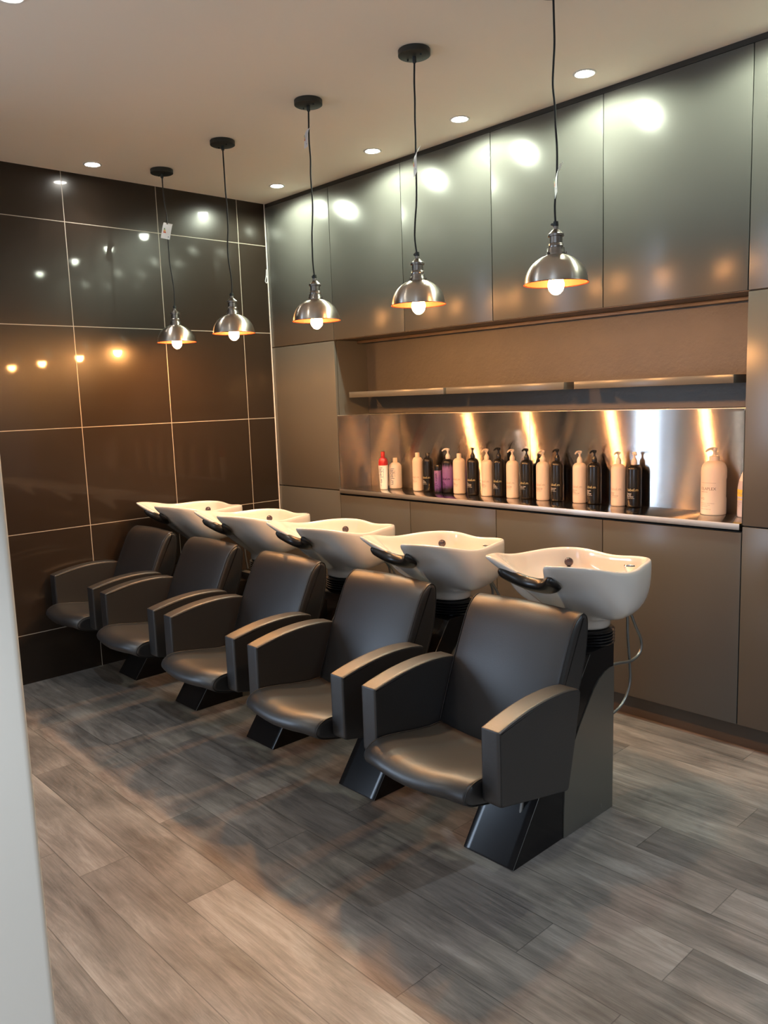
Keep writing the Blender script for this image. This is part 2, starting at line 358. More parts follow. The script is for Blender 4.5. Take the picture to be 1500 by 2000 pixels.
def text_bm(lines, mtx_fn, align='LEFT'):
    """lines: (string, size, x, y). Returns a bmesh of flat letters mapped by mtx_fn(x,y)->Vector"""
    bm = bmesh.new()
    for s, size, x, y in lines:
        c = bpy.data.curves.new('txt', 'FONT'); c.body = s; c.size = size; c.align_x = align; c.resolution_u = 2; c.fill_mode = 'FRONT'
        o = bpy.data.objects.new('txt', c); COL.objects.link(o)
        dg = bpy.context.evaluated_depsgraph_get(); me = bpy.data.meshes.new_from_object(o.evaluated_get(dg))
        t = bmesh.new(); t.from_mesh(me)
        bmesh.ops.subdivide_edges(t, edges=[e for e in t.edges if e.calc_length() > size*0.35], cuts=1)
        for v in t.verts: v.co = mtx_fn(v.co.x+x, v.co.y+y)
        mp = {v: bm.verts.new(v.co) for v in t.verts}
        for f in t.faces:
            try: bm.faces.new([mp[v] for v in f.verts])
            except ValueError: pass
        t.free(); COL.objects.unlink(o); bpy.data.objects.remove(o); bpy.data.curves.remove(c); bpy.data.meshes.remove(me)
    return bm
def lettering(name, lines, fn, m, parent):
    bm = text_bm(lines, fn); me = bpy.data.meshes.new(name); bm.to_mesh(me); bm.free(); me.materials.append(m)
    o = bpy.data.objects.new(name, me); COL.objects.link(o); o.parent = parent; return o

# ------------------------------------------------------------------ room shell
RX, RY = 7.6, -6.6
struct(boxobj('floor', (0, RY, -0.05), (RX, 0.6, 0.0), M_floor))
struct(boxobj('ceiling', (-0.1, RY, H), (RX, 0.6, H+0.1), M_ceil))
struct(boxobj('wall_left', (-0.12, -4.1, 0), (0.0, 0.6, H), M_tile))
bm = bmesh.new()
for lo, hi in (((-0.12, RY, 0), (0, -5.0, H)), ((-0.12, -5.0, 0), (0, -4.1, 0.3)), ((-0.12, -5.0, 2.1), (0, -4.1, H))): box(bm, lo, hi)
struct(obj('wall_left_front', bm, M_wallp))
bm = bmesh.new()
for lo, hi in (((-0.09, -5.0, 0.3), (-0.03, -4.95, 2.1)), ((-0.09, -4.15, 0.3), (-0.03, -4.1, 2.1)), ((-0.09, -4.95, 0.3), (-0.03, -4.15, 0.35)), ((-0.09, -4.95, 2.05), (-0.03, -4.15, 2.1))): box(bm, lo, hi)
struct(obj('window_2', bm, M_wframe))
struct(boxobj('wall_back', (-0.12, 0.6, 0), (RX, 0.7, H), M_wallp))
struct(boxobj('wall_right', (RX, RY, 0), (RX+0.1, 0.6, H), M_wallp))
bm = bmesh.new()
for lo, hi in (((-0.12, RY-0.1, 0), (4.3, RY, H)), ((6.9, RY-0.1, 0), (RX+0.1, RY, H)), ((4.3, RY-0.1, 0), (6.9, RY, 0.55)), ((4.3, RY-0.1, 2.5), (6.9, RY, H))): box(bm, lo, hi)
struct(obj('wall_front', bm, M_wallp))
bm = bmesh.new()
for lo, hi in (((4.3, RY-0.08, 0.55), (4.36, RY-0.02, 2.5)), ((6.84, RY-0.08, 0.55), (6.9, RY-0.02, 2.5)), ((4.36, RY-0.08, 0.55), (6.84, RY-0.02, 0.61)), ((4.36, RY-0.08, 2.44), (6.84, RY-0.02, 2.5)), ((5.57, RY-0.08, 0.61), (5.63, RY-0.02, 2.44))): box(bm, lo, hi)
struct(obj('added_window', bm, M_wframe))  # unseen window, added as an opening for the fill light
# white partition on the left, close to the camera
struct(boxobj('wall_partition', (3.22, RY, 0), (3.348, -2.836, H), M_part, bev=0.012, seg=4))
# pale bead of sealant in the corner between tiles and cabinets
struct(boxobj('trim_1', (0.0, -0.006, 0), (0.005, -0.001, H), M_ring))

# ------------------------------------------------------------------ fitted cabinets
XS = [0.0, 0.644, 1.253, 1.874, 2.492, 3.122, 3.76, 4.40]
G = 0.0022; Z_TK, Z_CT, Z_UP, D = 0.100, 0.937, 1.839, 0.262
ZT = H-0.022
def cabinet(x0, x1, z0, z1, name, label, cat, group, side_l=False, side_r=False, depth=0.59, y0=0.0, body_m=None, top=None):
    t = thing(name, label, cat, (x0, 0, z0), 0, group)
    boxobj('body', (0.001, 0.021, 0.001), (x1-x0-0.001, depth, (top or z1)-z0-0.001), body_m or M_carc, t)
    boxobj('door', (G, 0.0, G*1.3), (x1-x0-G, 0.019, z1-z0-G*1.3), M_cab, t, bev=0.0012, seg=2)
    return t
place = ['in the corner by the brown tiles', 'second from the tiled corner', 'third from the tiled corner', 'fourth from the tiled corner', 'fifth from the tiled corner, the widest-looking one', 'at the right edge of the photo', 'beyond the right edge of the photo']
# narrow dark strip in place of the shadow gap between doors and ceiling
tag(boxobj('shadow_gap_strip', (0.0, 0.004, ZT), (4.40, 0.59, H-0.0005), M_carc), 'thin dark strip drawn in for the shadow gap between the upper cabinet doors and the ceiling', 'shadow gap strip')
for i in range(7):
    up_ = cabinet(XS[i], XS[i+1], Z_UP, ZT, 'upper_cabinet', 'tall green-grey upper cabinet with a plain door, ' + place[i], 'cabinet', 'upper wall cabinets', body_m=M_soff if 1 <= i <= 4 else M_carc)
for i, (lab) in {0: 'grey-brown tall cabinet door between the tiles and the bottle niche', 5: 'grey-brown tall cabinet to the right of the bottle niche', 6: 'grey-brown tall cabinet farthest right, past the frame'}.items():
    t = cabinet(XS[i], XS[i+1], 0.928, Z_UP, 'tall_cabinet', lab, 'cabinet', 'tall cabinets beside the niche', body_m=M_cab)
for i in range(7):
    z1 = 0.928 if i in (0, 5, 6) else 0.903
    names = ['grey base cabinet in the corner by the tiles, left of the steel counter', 'grey base cabinet under the left end of the steel counter', 'grey base cabinet under the counter, second from its left end', 'grey base cabinet under the counter behind the nearest white basin', 'widest-looking grey base cabinet under the right end of the counter', 'grey base cabinet right of the steel counter at the photo edge', 'grey base cabinet past the right edge of the photo']
    cabinet(XS[i], XS[i+1], Z_TK, z1, 'base_cabinet', names[i], 'cabinet', 'base cabinets')
tag(boxobj('plinth', (0.0, 0.035, 0.0), (4.40, 0.5, Z_TK-0.006), M_plinth), 'long brown kickboard running under the base cabinets', 'kickboard')
struct(boxobj('wall_side', (4.401, 0.0, 0), (RX, 0.12, H), M_wallp))
# niche: textured back wall, light rail, shelves, steel
struct(boxobj('wall_niche', (XS[1], D+0.002, 1.392), (XS[5], D+0.06, Z_UP), M_niche))
tag(boxobj('light_rail', (XS[1]+0.002, 0.185, Z_UP-0.016), (XS[5]-0.002, 0.215, Z_UP), M_soff, bev=0.002), 'thin brown rail under the upper cabinets above the niche', 'rail')
for (a, b, lab) in ((0.707, 1.485, 'left floating grey shelf above the steel splashback'), (1.504, 2.252, 'middle floating grey shelf in the niche'), (2.308, 3.053, 'right floating grey shelf, ending in a dark gap by the cabinet')):
    tag(boxobj('floating_shelf', (a, 0.05, 1.493), (b, D+0.002, 1.527), M_cab, bev=0.001), lab, 'shelf', 'floating shelves in the niche')
def sheet(name, lo, hi, m, lab, edge):
    o = boxobj(name, lo, hi, m); tag(o, lab, 'splashback', 'brushed steel splashback sheets')
    boxobj('top_edge', *edge, M_edge, o, bev=0.0006); return o
sheet('splashback', (XS[1]+0.0035, D-0.002, Z_CT), (1.896, D+0.0015, 1.386), M_steel, 'left brushed steel sheet behind the red-capped and purple bottles', ((XS[1]+0.0035, D-0.0045, 1.386), (1.896, D+0.0015, 1.389)))
sheet('splashback', (1.8985, D-0.002, Z_CT), (XS[5]-0.004, D+0.0015, 1.386), M_steel, 'right brushed steel sheet with orange lamp streaks behind the bottles', ((1.8985, D-0.0045, 1.386), (XS[5]-0.004, D+0.0015, 1.389)))
sheet('splashback', (XS[1]+0.001, 0.004, Z_CT), (XS[1]+0.003, D-0.003, 1.386), M_steels, 'small steel side sheet at the left end of the niche', ((XS[1]+0.001, 0.004, 1.386), (XS[1]+0.0042, D-0.003, 1.389)))
sheet('splashback', (XS[5]-0.003, 0.004, Z_CT), (XS[5]-0.001, D-0.003, 1.386), M_steels, 'small steel side sheet at the right end of the niche, facing away', ((XS[5]-0.0042, 0.004, 1.386), (XS[5]-0.001, D-0.003, 1.389)))
ct = boxobj('countertop', (XS[1]+0.001, -0.004, 0.912), (XS[5]-0.008, 0.30, Z_CT), M_counter, bev=0.0012)
tag(ct, 'long polished steel counter that the bottles stand on', 'countertop')
boxobj('front_edge', (XS[1]+0.001, -0.0065, 0.912), (XS[5]-0.008, -0.0035, Z_CT+0.0004), M_edge, ct, bev=0.0008)

# ------------------------------------------------------------------ downlights
def downlight(x, y, label, power, col, led, grp='recessed ceiling downlights', wide=120, blend=0.8):
    t = thing('ceiling_downlight', label, 'downlight', (x, y, H), 0, grp)
    bm = bmesh.new(); lathe(bm, [(0.034, -0.0005), (0.046, -0.0005), (0.047, -0.003), (0.043, -0.006), (0.034, -0.003), (0.034, -0.0005)], 32); obj('trim_ring', bm, M_ring, t, True)
    bm = bmesh.new(); lathe(bm, [(0, -0.0025), (0.0335, -0.0025), (0.0335, -0.0008), (0, -0.0008)], 24); obj('lens', bm, led, t)
    l = bpy.data.lights.new('downlight_beam', 'SPOT'); l.energy = power; l.color = col; l.spot_size = math.radians(wide); l.spot_blend = blend; l.shadow_soft_size = 0.03
    o = bpy.data.objects.new('downlight_beam', l); COL.objects.link(o); o.parent = t; o.location = (0, 0, -0.012)
    return t
for x, lab in ((0.42, 'downlight nearest the tiled corner, above the cabinets'), (1.26, 'second downlight from the corner along the cabinets'), (1.86, 'third downlight from the corner along the cabinets'), (2.53, 'downlight nearest the camera above the cabinet doors'), (3.32, 'downlight past the right edge above the cabinets')):
    downlight(x, -0.20, lab, SPOT_W, SPOT_COL, M_led, wide=170, blend=0.35)
downlight(0.215, -1.235, 'lone downlight close to the brown tiled wall', SPOT_W*0.5, (1, 0.93, 0.85), M_led)
downlight(1.76, -2.17, 'downlight at the top left corner of the photo', ROOM_W*0.15, ROOM_COL, M_led)
downlight(0.55, -3.2, 'cool white downlight left of the frame', ROOM_W*0.3, COOL_COL, M_ledcool)
for x, y, cool, lab in ((5.4, -0.6, 1, 'cool white downlight right of the cabinets, outside the photo'), (3.95, -3.4, 1, 'added cool white fill downlight beside the white partition, behind the camera'), (5.6, -4.4, 0, 'added warm fill downlight behind the camera, nearest the added window'), (1.8, -4.6, 0, 'added warm fill downlight on the far side of the white partition')):  # last three: unseen fill lamps, added to brighten the partition and ceiling
    near = abs(x-3.95) < 0.1
    downlight(x, y, lab, ROOM_W*(1.25 if near else 1.6), ((0.95, 0.97, 0.95) if near else COOL_COL) if cool else ROOM_COL, M_ledcool if cool else M_led, wide=66 if near else 120, blend=0.45 if near else 0.8)

# ------------------------------------------------------------------ pendants
def make_shade():
    bm = bmesh.new(); R_, h_ = 0.103, 0.093; n = 14; out = []
    for k in range(n+1):
        a = PI/2*k/n; out.append((R_*math.cos(a)**0.92 if k < n else 0.0, h_*math.sin(a)))
    out = [p for p in out if p[0] > 0.027]+[(0.027, h_-0.001)]
    pr = [(R_+0.0035, -0.002), (R_+0.0035, 0.0), (R_, 0.0015)]+out[1:]+[(p[0]-0.0022, p[1]-0.0022) for p in out[1:][::-1]]+[(R_-0.0022, 0.0), (R_+0.0035, -0.002)]
    lathe(bm, pr, 64); return bm
def pendant(x, canopy_x, y, label, with_tag=None, bulb_z=1.83, kink=0.0, seed=0, tilt=0.0):
    rnd = random.Random(seed)
    t = thing('pendant_lamp', label, 'pendant lamp', (x, y, bulb_z), 0, 'row of dome pendant lamps')
    dx = canopy_x-x; hz = H-bulb_z
    bm = bmesh.new(); lathe(bm, [(0, hz-0.0235), (0.012, hz-0.0235), (0.056, hz-0.0225), (0.060, hz-0.020), (0.060, hz-0.002), (0.058, hz), (0, hz)], 48, cx=dx); obj('canopy', bm, M_canopy, t, True, angle=35)
    c = t.children[0]
    bm = bmesh.new(); lathe(bm, [(0, hz-0.045), (0.006, hz-0.045), (0.0075, hz-0.042), (0.0075, hz-0.022), (0, hz-0.022)], 16, cx=dx)
    obj('grip', bm, M_canopy, c, True, angle=40)
    for s in (-1, 1):
        bm = bmesh.new(); lathe(bm, [(0, hz-0.029), (0.003, hz-0.029), (0.0035, hz-0.022), (0, hz-0.022)], 10, cx=dx+s*0.034); obj('screw', bm, M_canopy, c, True, angle=40)
    top = 0.183; pts = [(0, 0, top)]
    nseg = 11
    for k in range(1, nseg):
        f = k/nseg; wob = 0.006*math.sin(f*9+seed)*(1-f)+rnd.uniform(-0.002, 0.002)
        pts.append((dx*f**1.3+wob, wob*0.6, top+(hz-0.05-top)*f))
    pts.append((dx, 0, hz-0.04))
    bm = bmesh.new(); tube(bm, spline(pts, 6), 0.0034, 8); obj('cord', bm, M_cord, t, True)
    bm = bmesh.new()
    lathe(bm, [(0, 0.088), (0.0305, 0.088), (0.0305, 0.097), (0.029, 0.100), (0.028, 0.112), (0.0235, 0.114), (0.0235, 0.117), (0.0245, 0.119), (0.0235, 0.121), (0.0245, 0.123), (0.0235, 0.125), (0.0215, 0.127), (0.0215, 0.148), (0.0265, 0.149), (0.0265, 0.156), (0.022, 0.159), (0.014, 0.167), (0.009, 0.171), (0.0085, 0.182), (0, 0.182)], 32)
    for a in (0.3, 0.3+2.1, 0.3+4.2):
        q = bmesh.new(); lathe(q, [(0, 0), (0.004, 0), (0.004, 0.008), (0, 0.008)], 10); merge(bm, q, Matrix.Translation((0.028*math.cos(a), 0.028*math.sin(a), 0.094)) @ Matrix.Rotation(a, 4, 'Z') @ Matrix.Rotation(PI/2, 4, 'Y'))
    so = obj('lamp_socket', bm, M_fit, t, True, angle=35)
    bm = bmesh.new(); lathe(bm, [(0, 0.180), (0.0085, 0.180), (0.0095, 0.184), (0.0085, 0.196), (0, 0.196)], 16)
    q = bmesh.new(); lathe(q, [(0, 0), (0.0035, 0), (0.005, 0.006), (0.0035, 0.010), (0, 0.011)], 10); merge(bm, q, Matrix.Translation((-0.007, 0, 0.189)) @ Matrix.Rotation(-PI/2, 4, 'Y')); obj('cord_grip', bm, M_canopy, so, True, angle=40)
    sh = obj('shade', make_shade(), M_nickel, t, True, angle=50); sh.data.materials.append(M_inner)
    for p in sh.data.polygons:
        c_ = p.center; nn = p.normal
        if nn.x*c_.x+nn.y*c_.y+nn.z*(c_.z) < 0 or c_.z < -0.0005: p.material_index = 1
    bm = bmesh.new(); lathe(bm, [(0, -0.037), (0.006, -0.0362), (0.014, -0.032), (0.0225, -0.022), (0.0262, -0.010), (0.0262, 0.0), (0.023, 0.012), (0.017, 0.026), (0.0135, 0.040), (0.0135, 0.052), (0, 0.052)], 28); obj('bulb', bm, M_bulb, t, True)
    bm = bmesh.new(); lathe(bm, [(0, 0.052), (0.0145, 0.052), (0.0145, 0.088), (0, 0.088)], 20); obj('bulb_cap', bm, M_fit, t, True, angle=40)
    if with_tag:
        z, yaw, off, tl, hgt = with_tag
        T = Matrix.Translation((dx*((z-bulb_z-top)/(hz-top))+off, -0.006, z-bulb_z)) @ Matrix.Rotation(yaw, 4, 'Z') @ Matrix.Rotation(tl, 4, 'Y')
        bm = bmesh.new(); secs = []
        for k in range(9):
            f = k/8; zz = (0.5-f)*hgt; yy = -0.010*(1-math.exp(-3.0*f))+0.012*math.exp(-9*f)
            secs.append([Vector((-0.024, yy, zz)), Vector((0.024, yy, zz)), Vector((0.024, yy+0.0005, zz)), Vector((-0.024, yy+0.0005, zz))])
        loft(bm, secs); bmesh.ops.transform(bm, matrix=T, verts=bm.verts); tg = obj('paper_tag', bm, M_card, t, True, angle=40)
        def flat(x, z_): return T @ Vector((x, -0.0112, z_))
        def quad(name, rects, m):
            q = bmesh.new()
            for (a, b, c2, d2) in rects: q.faces.new([q.verts.new(flat(*p)) for p in ((a, b), (c2, b), (c2, d2), (a, d2))])
            me = bpy.data.meshes.new(name); q.to_mesh(me); q.free(); me.materials.append(m); o = bpy.data.objects.new(name, me); COL.objects.link(o); o.parent = tg
        hs = hgt/0.09
        quad('green_bars', [(-0.015, 0.012*hs, -0.009, 0.008*hs), (-0.015, 0.007*hs, -0.007, 0.003*hs)], M_green)
        quad('yellow_bar', [(-0.015, 0.002*hs, -0.005, -0.002*hs)], M_yellow)
        quad('orange_bar', [(-0.015, -0.003*hs, -0.003, -0.007*hs)], M_orange)
        quad('red_bar', [(-0.015, -0.008*hs, -0.001, -0.014*hs)], M_redp)
        quad('blue_square', [(0.012, -0.030*hs, 0.018, -0.034*hs)], M_blue)
    return t
CY = -0.90
pendant(0.370, 0.331, CY, 'pendant lamp nearest the tiled wall with a flat white paper tag', (2.425, 0.95, 0.004, 0.22, 0.088), seed=1)
pendant(0.945, 0.942, CY, 'second pendant lamp from the tiled wall, without a paper tag', None, seed=2, bulb_z=1.832)
pendant(1.611, 1.621, CY, 'middle pendant lamp of the five, tag high on its cord', (2.60, -0.35, -0.004, 0.05, 0.085), seed=3, bulb_z=1.832)
pendant(2.243, 2.257, CY, 'pendant lamp hanging in front of the fourth upper cabinet, thin edge-on tag', (2.355, -0.55, 0.012, -0.18, 0.10), seed=4, bulb_z=1.834)
pendant(2.877, 2.873, CY, 'nearest and largest pendant lamp, its ceiling plate out of frame', (2.155, -0.80, 0.016, -0.25, 0.10), seed=5, bulb_z=1.835)

# ------------------------------------------------------------------ wash stations (chair with basin)
OY = -1.34
def zrim(x, y):
    z = 0.936+(y+1.14)*(-0.088)
    z -= 0.022*math.exp(-((y+0.87)/0.13)**2)*min(1, abs(x)/0.2)
    if y > -0.64: z -= 0.010*math.exp(-(x/0.09)**2)
    return z
def make_basin(parent):
    half = [(0.0, -1.118), (0.040, -1.122), (0.082, -1.134), (0.112, -1.142), (0.140, -1.133), (0.162, -1.100), (0.188, -1.052), (0.218, -1.000), (0.244, -0.920), (0.250, -0.840), (0.230, -0.755), (0.206, -0.685), (0.184, -0.640), (0.152, -0.608), (0.110, -0.598), (0.055, -0.597), (0.0, -0.598)]
    full = [Vector((x, y, 0)) for x, y in half]+[Vector((-x, y, 0)) for x, y in half[-2:0:-1]]
    out = spline(full, 3, closed=True); N = len(out)
    nc = Vector((0, -0.788)); NS = 9; NI = 9
    rings = [[] for _ in range(NS+3+NI)]
    def sm(a, b, x): t = max(0, min(1, (x-a)/(b-a))); return t*t*(3-2*t)
    for p in out:
        x, y = p.x, p.y; R0 = Vector((x, y, zrim(x, y)))
        d = Vector((x, y+0.80)); th = math.atan2(d.y, d.x)
        N3 = Vector((0.108*math.cos(th), nc.y+0.090*math.sin(th), 0.700)); o_ = Vector((math.cos(th), math.sin(th), 0))
        w = sm(-1.12, -0.86, y)
        P1 = R0.lerp(N3, 0.33)*(1-w)+(R0+Vector((0, 0, -0.185))+o_*0.004)*w
        P2 = R0.lerp(N3, 0.68)*(1-w)+(N3+o_*0.085+Vector((0, 0, 0.022)))*w
        def bz(s, A=R0, B=P1, C=P2, E=N3): return A*(1-s)**3+B*3*s*(1-s)**2+C*3*s*s*(1-s)+E*s**3
        s0 = 0.0
        if y < -1.1 and abs(x) < 0.118: s0 = 0.34*(1-(abs(x)/0.118)**2.4)
        for k in range(NS): rings[k].append(bz(1-(1-s0)*k/(NS-1)))
        rim = bz(s0); inn = Vector((0-x, -0.85-y, 0)).normalized()
        if y < -1.08: inn = (inn*0.4+Vector((0, 1, 0))*0.6).normalized()
        rings[NS].append(rim+inn*0.005+Vector((0, 0, 0.007)))
        rings[NS+1].append(rim+inn*0.015+Vector((0, 0, 0.007)))
        I0 = rim+inn*0.021
        rings[NS+2].append(I0)
        B3 = Vector((0.05*math.cos(th), -0.80+0.05*math.sin(th), 0.725))
        Q1 = I0.lerp(B3, 0.33)*(1-w)+(I0+Vector((0, 0, -0.10)))*w; Q2 = I0.lerp(B3, 0.7)*(1-w)+(B3+o_*0.08+Vector((0, 0, 0.004)))*w
        if w < 0.5: Q1 = Q1+Vector((0, 0.008, 0.004)); Q2 = Q2+Vector((0, 0.012, 0.006))
        for k in range(1, NI+1):
            s = k/NI; rings[NS+2+k].append(I0*(1-s)**3+Q1*3*s*(1-s)**2+Q2*3*s*s*(1-s)+B3*s**3) if NS+2+k < len(rings) else None
    rings = [r for r in rings if r]
    # foot collar under the bowl
    foot = []
    for zz, sc in ((0.658, 0.98), (0.672, 0.96), (0.690, 0.95)):
        foot.append([Vector((0.0+(v.x)*sc, nc.y+(v.y-nc.y)*sc, zz)) for v in rings[0]])
    allr = foot+rings
    bm = bmesh.new(); loft(bm, allr, cap=True)
    o = obj('basin', bm, M_cer, parent, True)
    for v in o.data.vertices: v.co.y -= OY
    RB = Matrix.Translation((-0.008, -0.85-OY, 0)) @ Matrix.Rotation(math.radians(-4), 4, 'Z') @ Matrix.Translation((0, 0.85+OY, 0)); o.data.transform(RB)
    sub = o.modifiers.new('Subdivision', 'SUBSURF'); sub.levels = 1; sub.render_levels = 1
    # neck rest: soft black gel U lying over the notch
    pts = []
    for k in range(25):
        f = -1+2*k/24; x = 0.116*f+0.004; s0 = 0.335-0.19*abs(f)**2.6
        R0 = Vector((x, -1.126, zrim(x, -1.126))); N3 = Vector((0.100*f*0.8, nc.y-0.088, 0.70)); pts.append(R0.lerp(N3, s0)+Vector((0, -0.011, -0.004)))
    bm = bmesh.new(); secs = []
    for i, p in enumerate(pts):
        a = pts[max(0, i-1)]; b = pts[min(len(pts)-1, i+1)]; d = (b-a).normalized()
        n1 = Vector((0, -0.72, -0.69)); n1 = (n1-d*n1.dot(d)).normalized(); n2 = d.cross(n1)
        if n2.z < 0 and abs(n2.z) > abs(n2.y): n2 = -n2
        prof = [(-0.012, -0.022), (-0.014, 0.004), (-0.006, 0.014), (0.010, 0.016), (0.030, 0.013), (0.046, 0.006), (0.048, 0.000), (0.030, -0.004), (0.010, -0.007), (-0.002, -0.022)]
        e = min(1.0, min(i, len(pts)-1-i)/1.5+0.35)
        # prof x: along the slanted outside (down), y: away from the bowl
        nn = Vector((0, -0.69, 0.0))+Vector((0, 0, 0)); dn = (N3-R0).normalized(); dn = (dn-d*dn.dot(d)).normalized(); ou = d.cross(dn)
        if ou.y > 0: ou = -ou
        secs.append([p+dn*(u*e)+ou*(v*e) for u, v in prof])
    loft(bm, secs); g = obj('neck_rest', bm, M_gel, parent, True)
    for v in g.data.vertices: v.co.y -= OY
    g.data.transform(RB)
    sb = g.modifiers.new('Subdivision', 'SUBSURF'); sb.levels = 1; sb.render_levels = 1
def sh(pts): return [Vector((y-OY, z)) for y, z in pts]
def make_station():
    t = thing('wash_station', 'x', 'salon wash unit')
    # pedestal
    poly = roundpoly(sh([(-1.335, 0.0), (-0.904, 0.598), (-0.882, 0.604), (-0.752, 0.604), (-0.764, 0.0)]), 0.004, 2)
    bm = bmesh.new(); pad(bm, poly, -0.104, 0.104, 0.003, 2); pd = obj('pedestal', bm, M_gloss, t, True, angle=30)
    sp_ = sh([(-1.066, 0.002), (-1.064, 0.10), (-1.056, 0.19), (-1.035, 0.26), (-1.008, 0.312), (-0.970, 0.368), (-0.925, 0.424), (-0.885, 0.470), (-0.850, 0.500), (-0.815, 0.517), (-0.785, 0.523), (-0.757, 0.523), (-0.7665, 0.002)])
    for s in (-1, 1):
        bm = bmesh.new(); a, b = (0.1035, 0.1075) if s > 0 else (-0.1075, -0.1035)
        loft(bm, [[Vector((x, p.x, p.y)) for p in sp_] for x in (a, b)]); obj('side_panel', bm, M_side, pd)
    for s in (1,):   # thin pale line on the near front edge
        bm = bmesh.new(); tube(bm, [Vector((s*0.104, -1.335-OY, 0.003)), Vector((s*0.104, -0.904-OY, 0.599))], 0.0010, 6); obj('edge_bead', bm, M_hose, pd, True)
    # seat
    prof = spline([(y-OY, z, 0) for y, z in [(-1.30, 0.392), (-1.38, 0.401), (-1.46, 0.414), (-1.54, 0.430), (-1.605, 0.441), (-1.655, 0.443), (-1.690, 0.431), (-1.703, 0.412), (-1.696, 0.393), (-1.670, 0.378), (-1.60, 0.358), (-1.50, 0.335), (-1.40, 0.318), (-1.32, 0.310), (-1.29, 0.330)]], 4, closed=True)
    prof = [Vector((p.x, p.y)) for p in prof]
    def seatfn(v):
        u = abs(v.x)/0.21; f = max(0, min(1, (-(v.y+OY)-1.34)/0.36)); v = v.copy()
        v.y += 0.030*f*u*u+0.030*f*max(0, u-0.75)**2*8
        v.z += (0.010*u*u-0.002)*(1-0.5*f)+(-0.016*max(0, u-0.7)/0.3*f)
        v.z -= 0.006*f*(1-u)
        return v
    bm = bmesh.new(); pad(bm, prof, -0.2075, 0.2075, 0.012, 5, seatfn); st = obj('seat', bm, M_leather, t, True, angle=70)
    for s in (-1, 1):
        bm = bmesh.new(); tube(bm, [seatfn(Vector((s*0.2035, p.x, p.y))) for p in inset(prof, 0.001)], 0.0018, 6, closed=True); obj('piping', bm, M_piping, st, True)
    # backrest
    bp = spline([(y-OY, z, 0) for y, z in [(-1.335, 0.385), (-1.297, 0.50), (-1.253, 0.615), (-1.208, 0.715), (-1.180, 0.768), (-1.155, 0.797), (-1.125, 0.812), (-1.095, 0.806), (-1.083, 0.780), (-1.088, 0.72), (-1.105, 0.64), (-1.145, 0.54), (-1.20, 0.44), (-1.26, 0.37), (-1.31, 0.358)]], 4, closed=True)
    bp = [Vector((p.x, p.y)) for p in bp]
    def backfn(v):
        u = abs(v.x)/0.215; v = v.copy(); ramp = max(0, min(1, (v.z-0.40)/0.3))
        if v.y+OY < -1.12-(0.8-v.z)*0.35: v.y += 0.014*u*u
        v.z -= 0.010*u*u*ramp
        return v
    bm = bmesh.new(); pad(bm, bp, -0.215, 0.215, 0.014, 5, backfn); bk = obj('backrest', bm, M_leather, t, True, angle=70)
    for s in (-1, 1):
        bm = bmesh.new(); tube(bm, [backfn(Vector((s*0.2105, p.x, p.y))) for p in inset(bp, 0.0012)], 0.0018, 6, closed=True); obj('piping', bm, M_piping, bk, True)
    # arms
    ap = spline([(y-OY, z, 0) for y, z in [(-1.603, 0.590), (-1.55, 0.603), (-1.47, 0.617), (-1.38, 0.624), (-1.30, 0.622), (-1.24, 0.613)]], 5)
    arm = [Vector((-1.603-OY, 0.376))]+[Vector((p.x, p.y)) for p in ap]+[Vector((-1.222-OY, 0.605)), Vector((-1.222-OY, 0.58)), Vector((-1.250-OY, 0.45)), Vector((-1.285-OY, 0.310))]
    arm = roundpoly(arm, [0.016, 0.016]+[0]*(len(ap)-1)+[0.02, 0.02, 0.06, 0.016], 5)
    for s in (-1, 1):
        a, b = (0.211, 0.278) if s > 0 else (-0.278, -0.211)
        bm = bmesh.new(); pad(bm, arm, a, b, 0.008, 4); ar = obj('armrest', bm, M_leather, t, True, angle=50)
        for e in (a+0.002, b-0.002):
            bm = bmesh.new(); tube(bm, [Vector((e, p.x, p.y)) for p in inset(arm, 0.0045)], 0.0016, 6, closed=True); obj('piping', bm, M_piping, ar, True)
    # brackets joining seat, back and arms to the pedestal
    bm = bmesh.new(); box(bm, (-0.055, -1.40-OY, 0.285), (0.055, -1.10-OY, 0.325), 0.003); box(bm, (-0.250, -1.36-OY, 0.325), (0.250, -1.31-OY, 0.350), 0.003)
    obj('seat_bracket', bm, M_gloss, t, True, angle=40)
    bm = bmesh.new(); box(bm, (-0.06, -1.12-OY, 0.50), (0.06, -0.965-OY, 0.585), 0.003); obj('back_bracket', bm, M_gloss, t, True, angle=40)
    bm = bmesh.new(); tube(bm, [(0.055, -1.23-OY, 0.13), (0.055, -1.19-OY, 0.31)], 0.004, 10); tube(bm, [(0.055, -1.23-OY, 0.13), (0.055, -1.205-OY, 0.24)], 0.0065, 10); obj('gas_strut', bm, M_hose, t, True, angle=40)
    # bellows + basin
    bm = bmesh.new(); pr = [(0, 0.6035), (0.090, 0.6035)]
    for k in range(5):
        z = 0.606+k*0.0108; pr += [(0.090, z), (0.098, z+0.002), (0.099, z+0.005), (0.096, z+0.008), (0.090, z+0.0095)]
    pr += [(0.088, 0.660), (0, 0.660)]
    lathe(bm, pr, 40, cx=0, cy=-0.788-OY, sx=1.16, sy=0.98); obj('bellows', bm, M_bell, t, True, angle=60)
    make_basin(t)
    # mixer knob with ball top on the rear left ledge
    bm = bmesh.new(); kx, ky = -0.135, -0.675-OY
    lathe(bm, [(0, 0.788), (0.016, 0.788), (0.016, 0.800), (0.0125, 0.803), (0.0125, 0.834), (0, 0.835)], 24, cx=kx, cy=ky); tp = obj('mixer_tap', bm, M_chrome, t, True, angle=40)
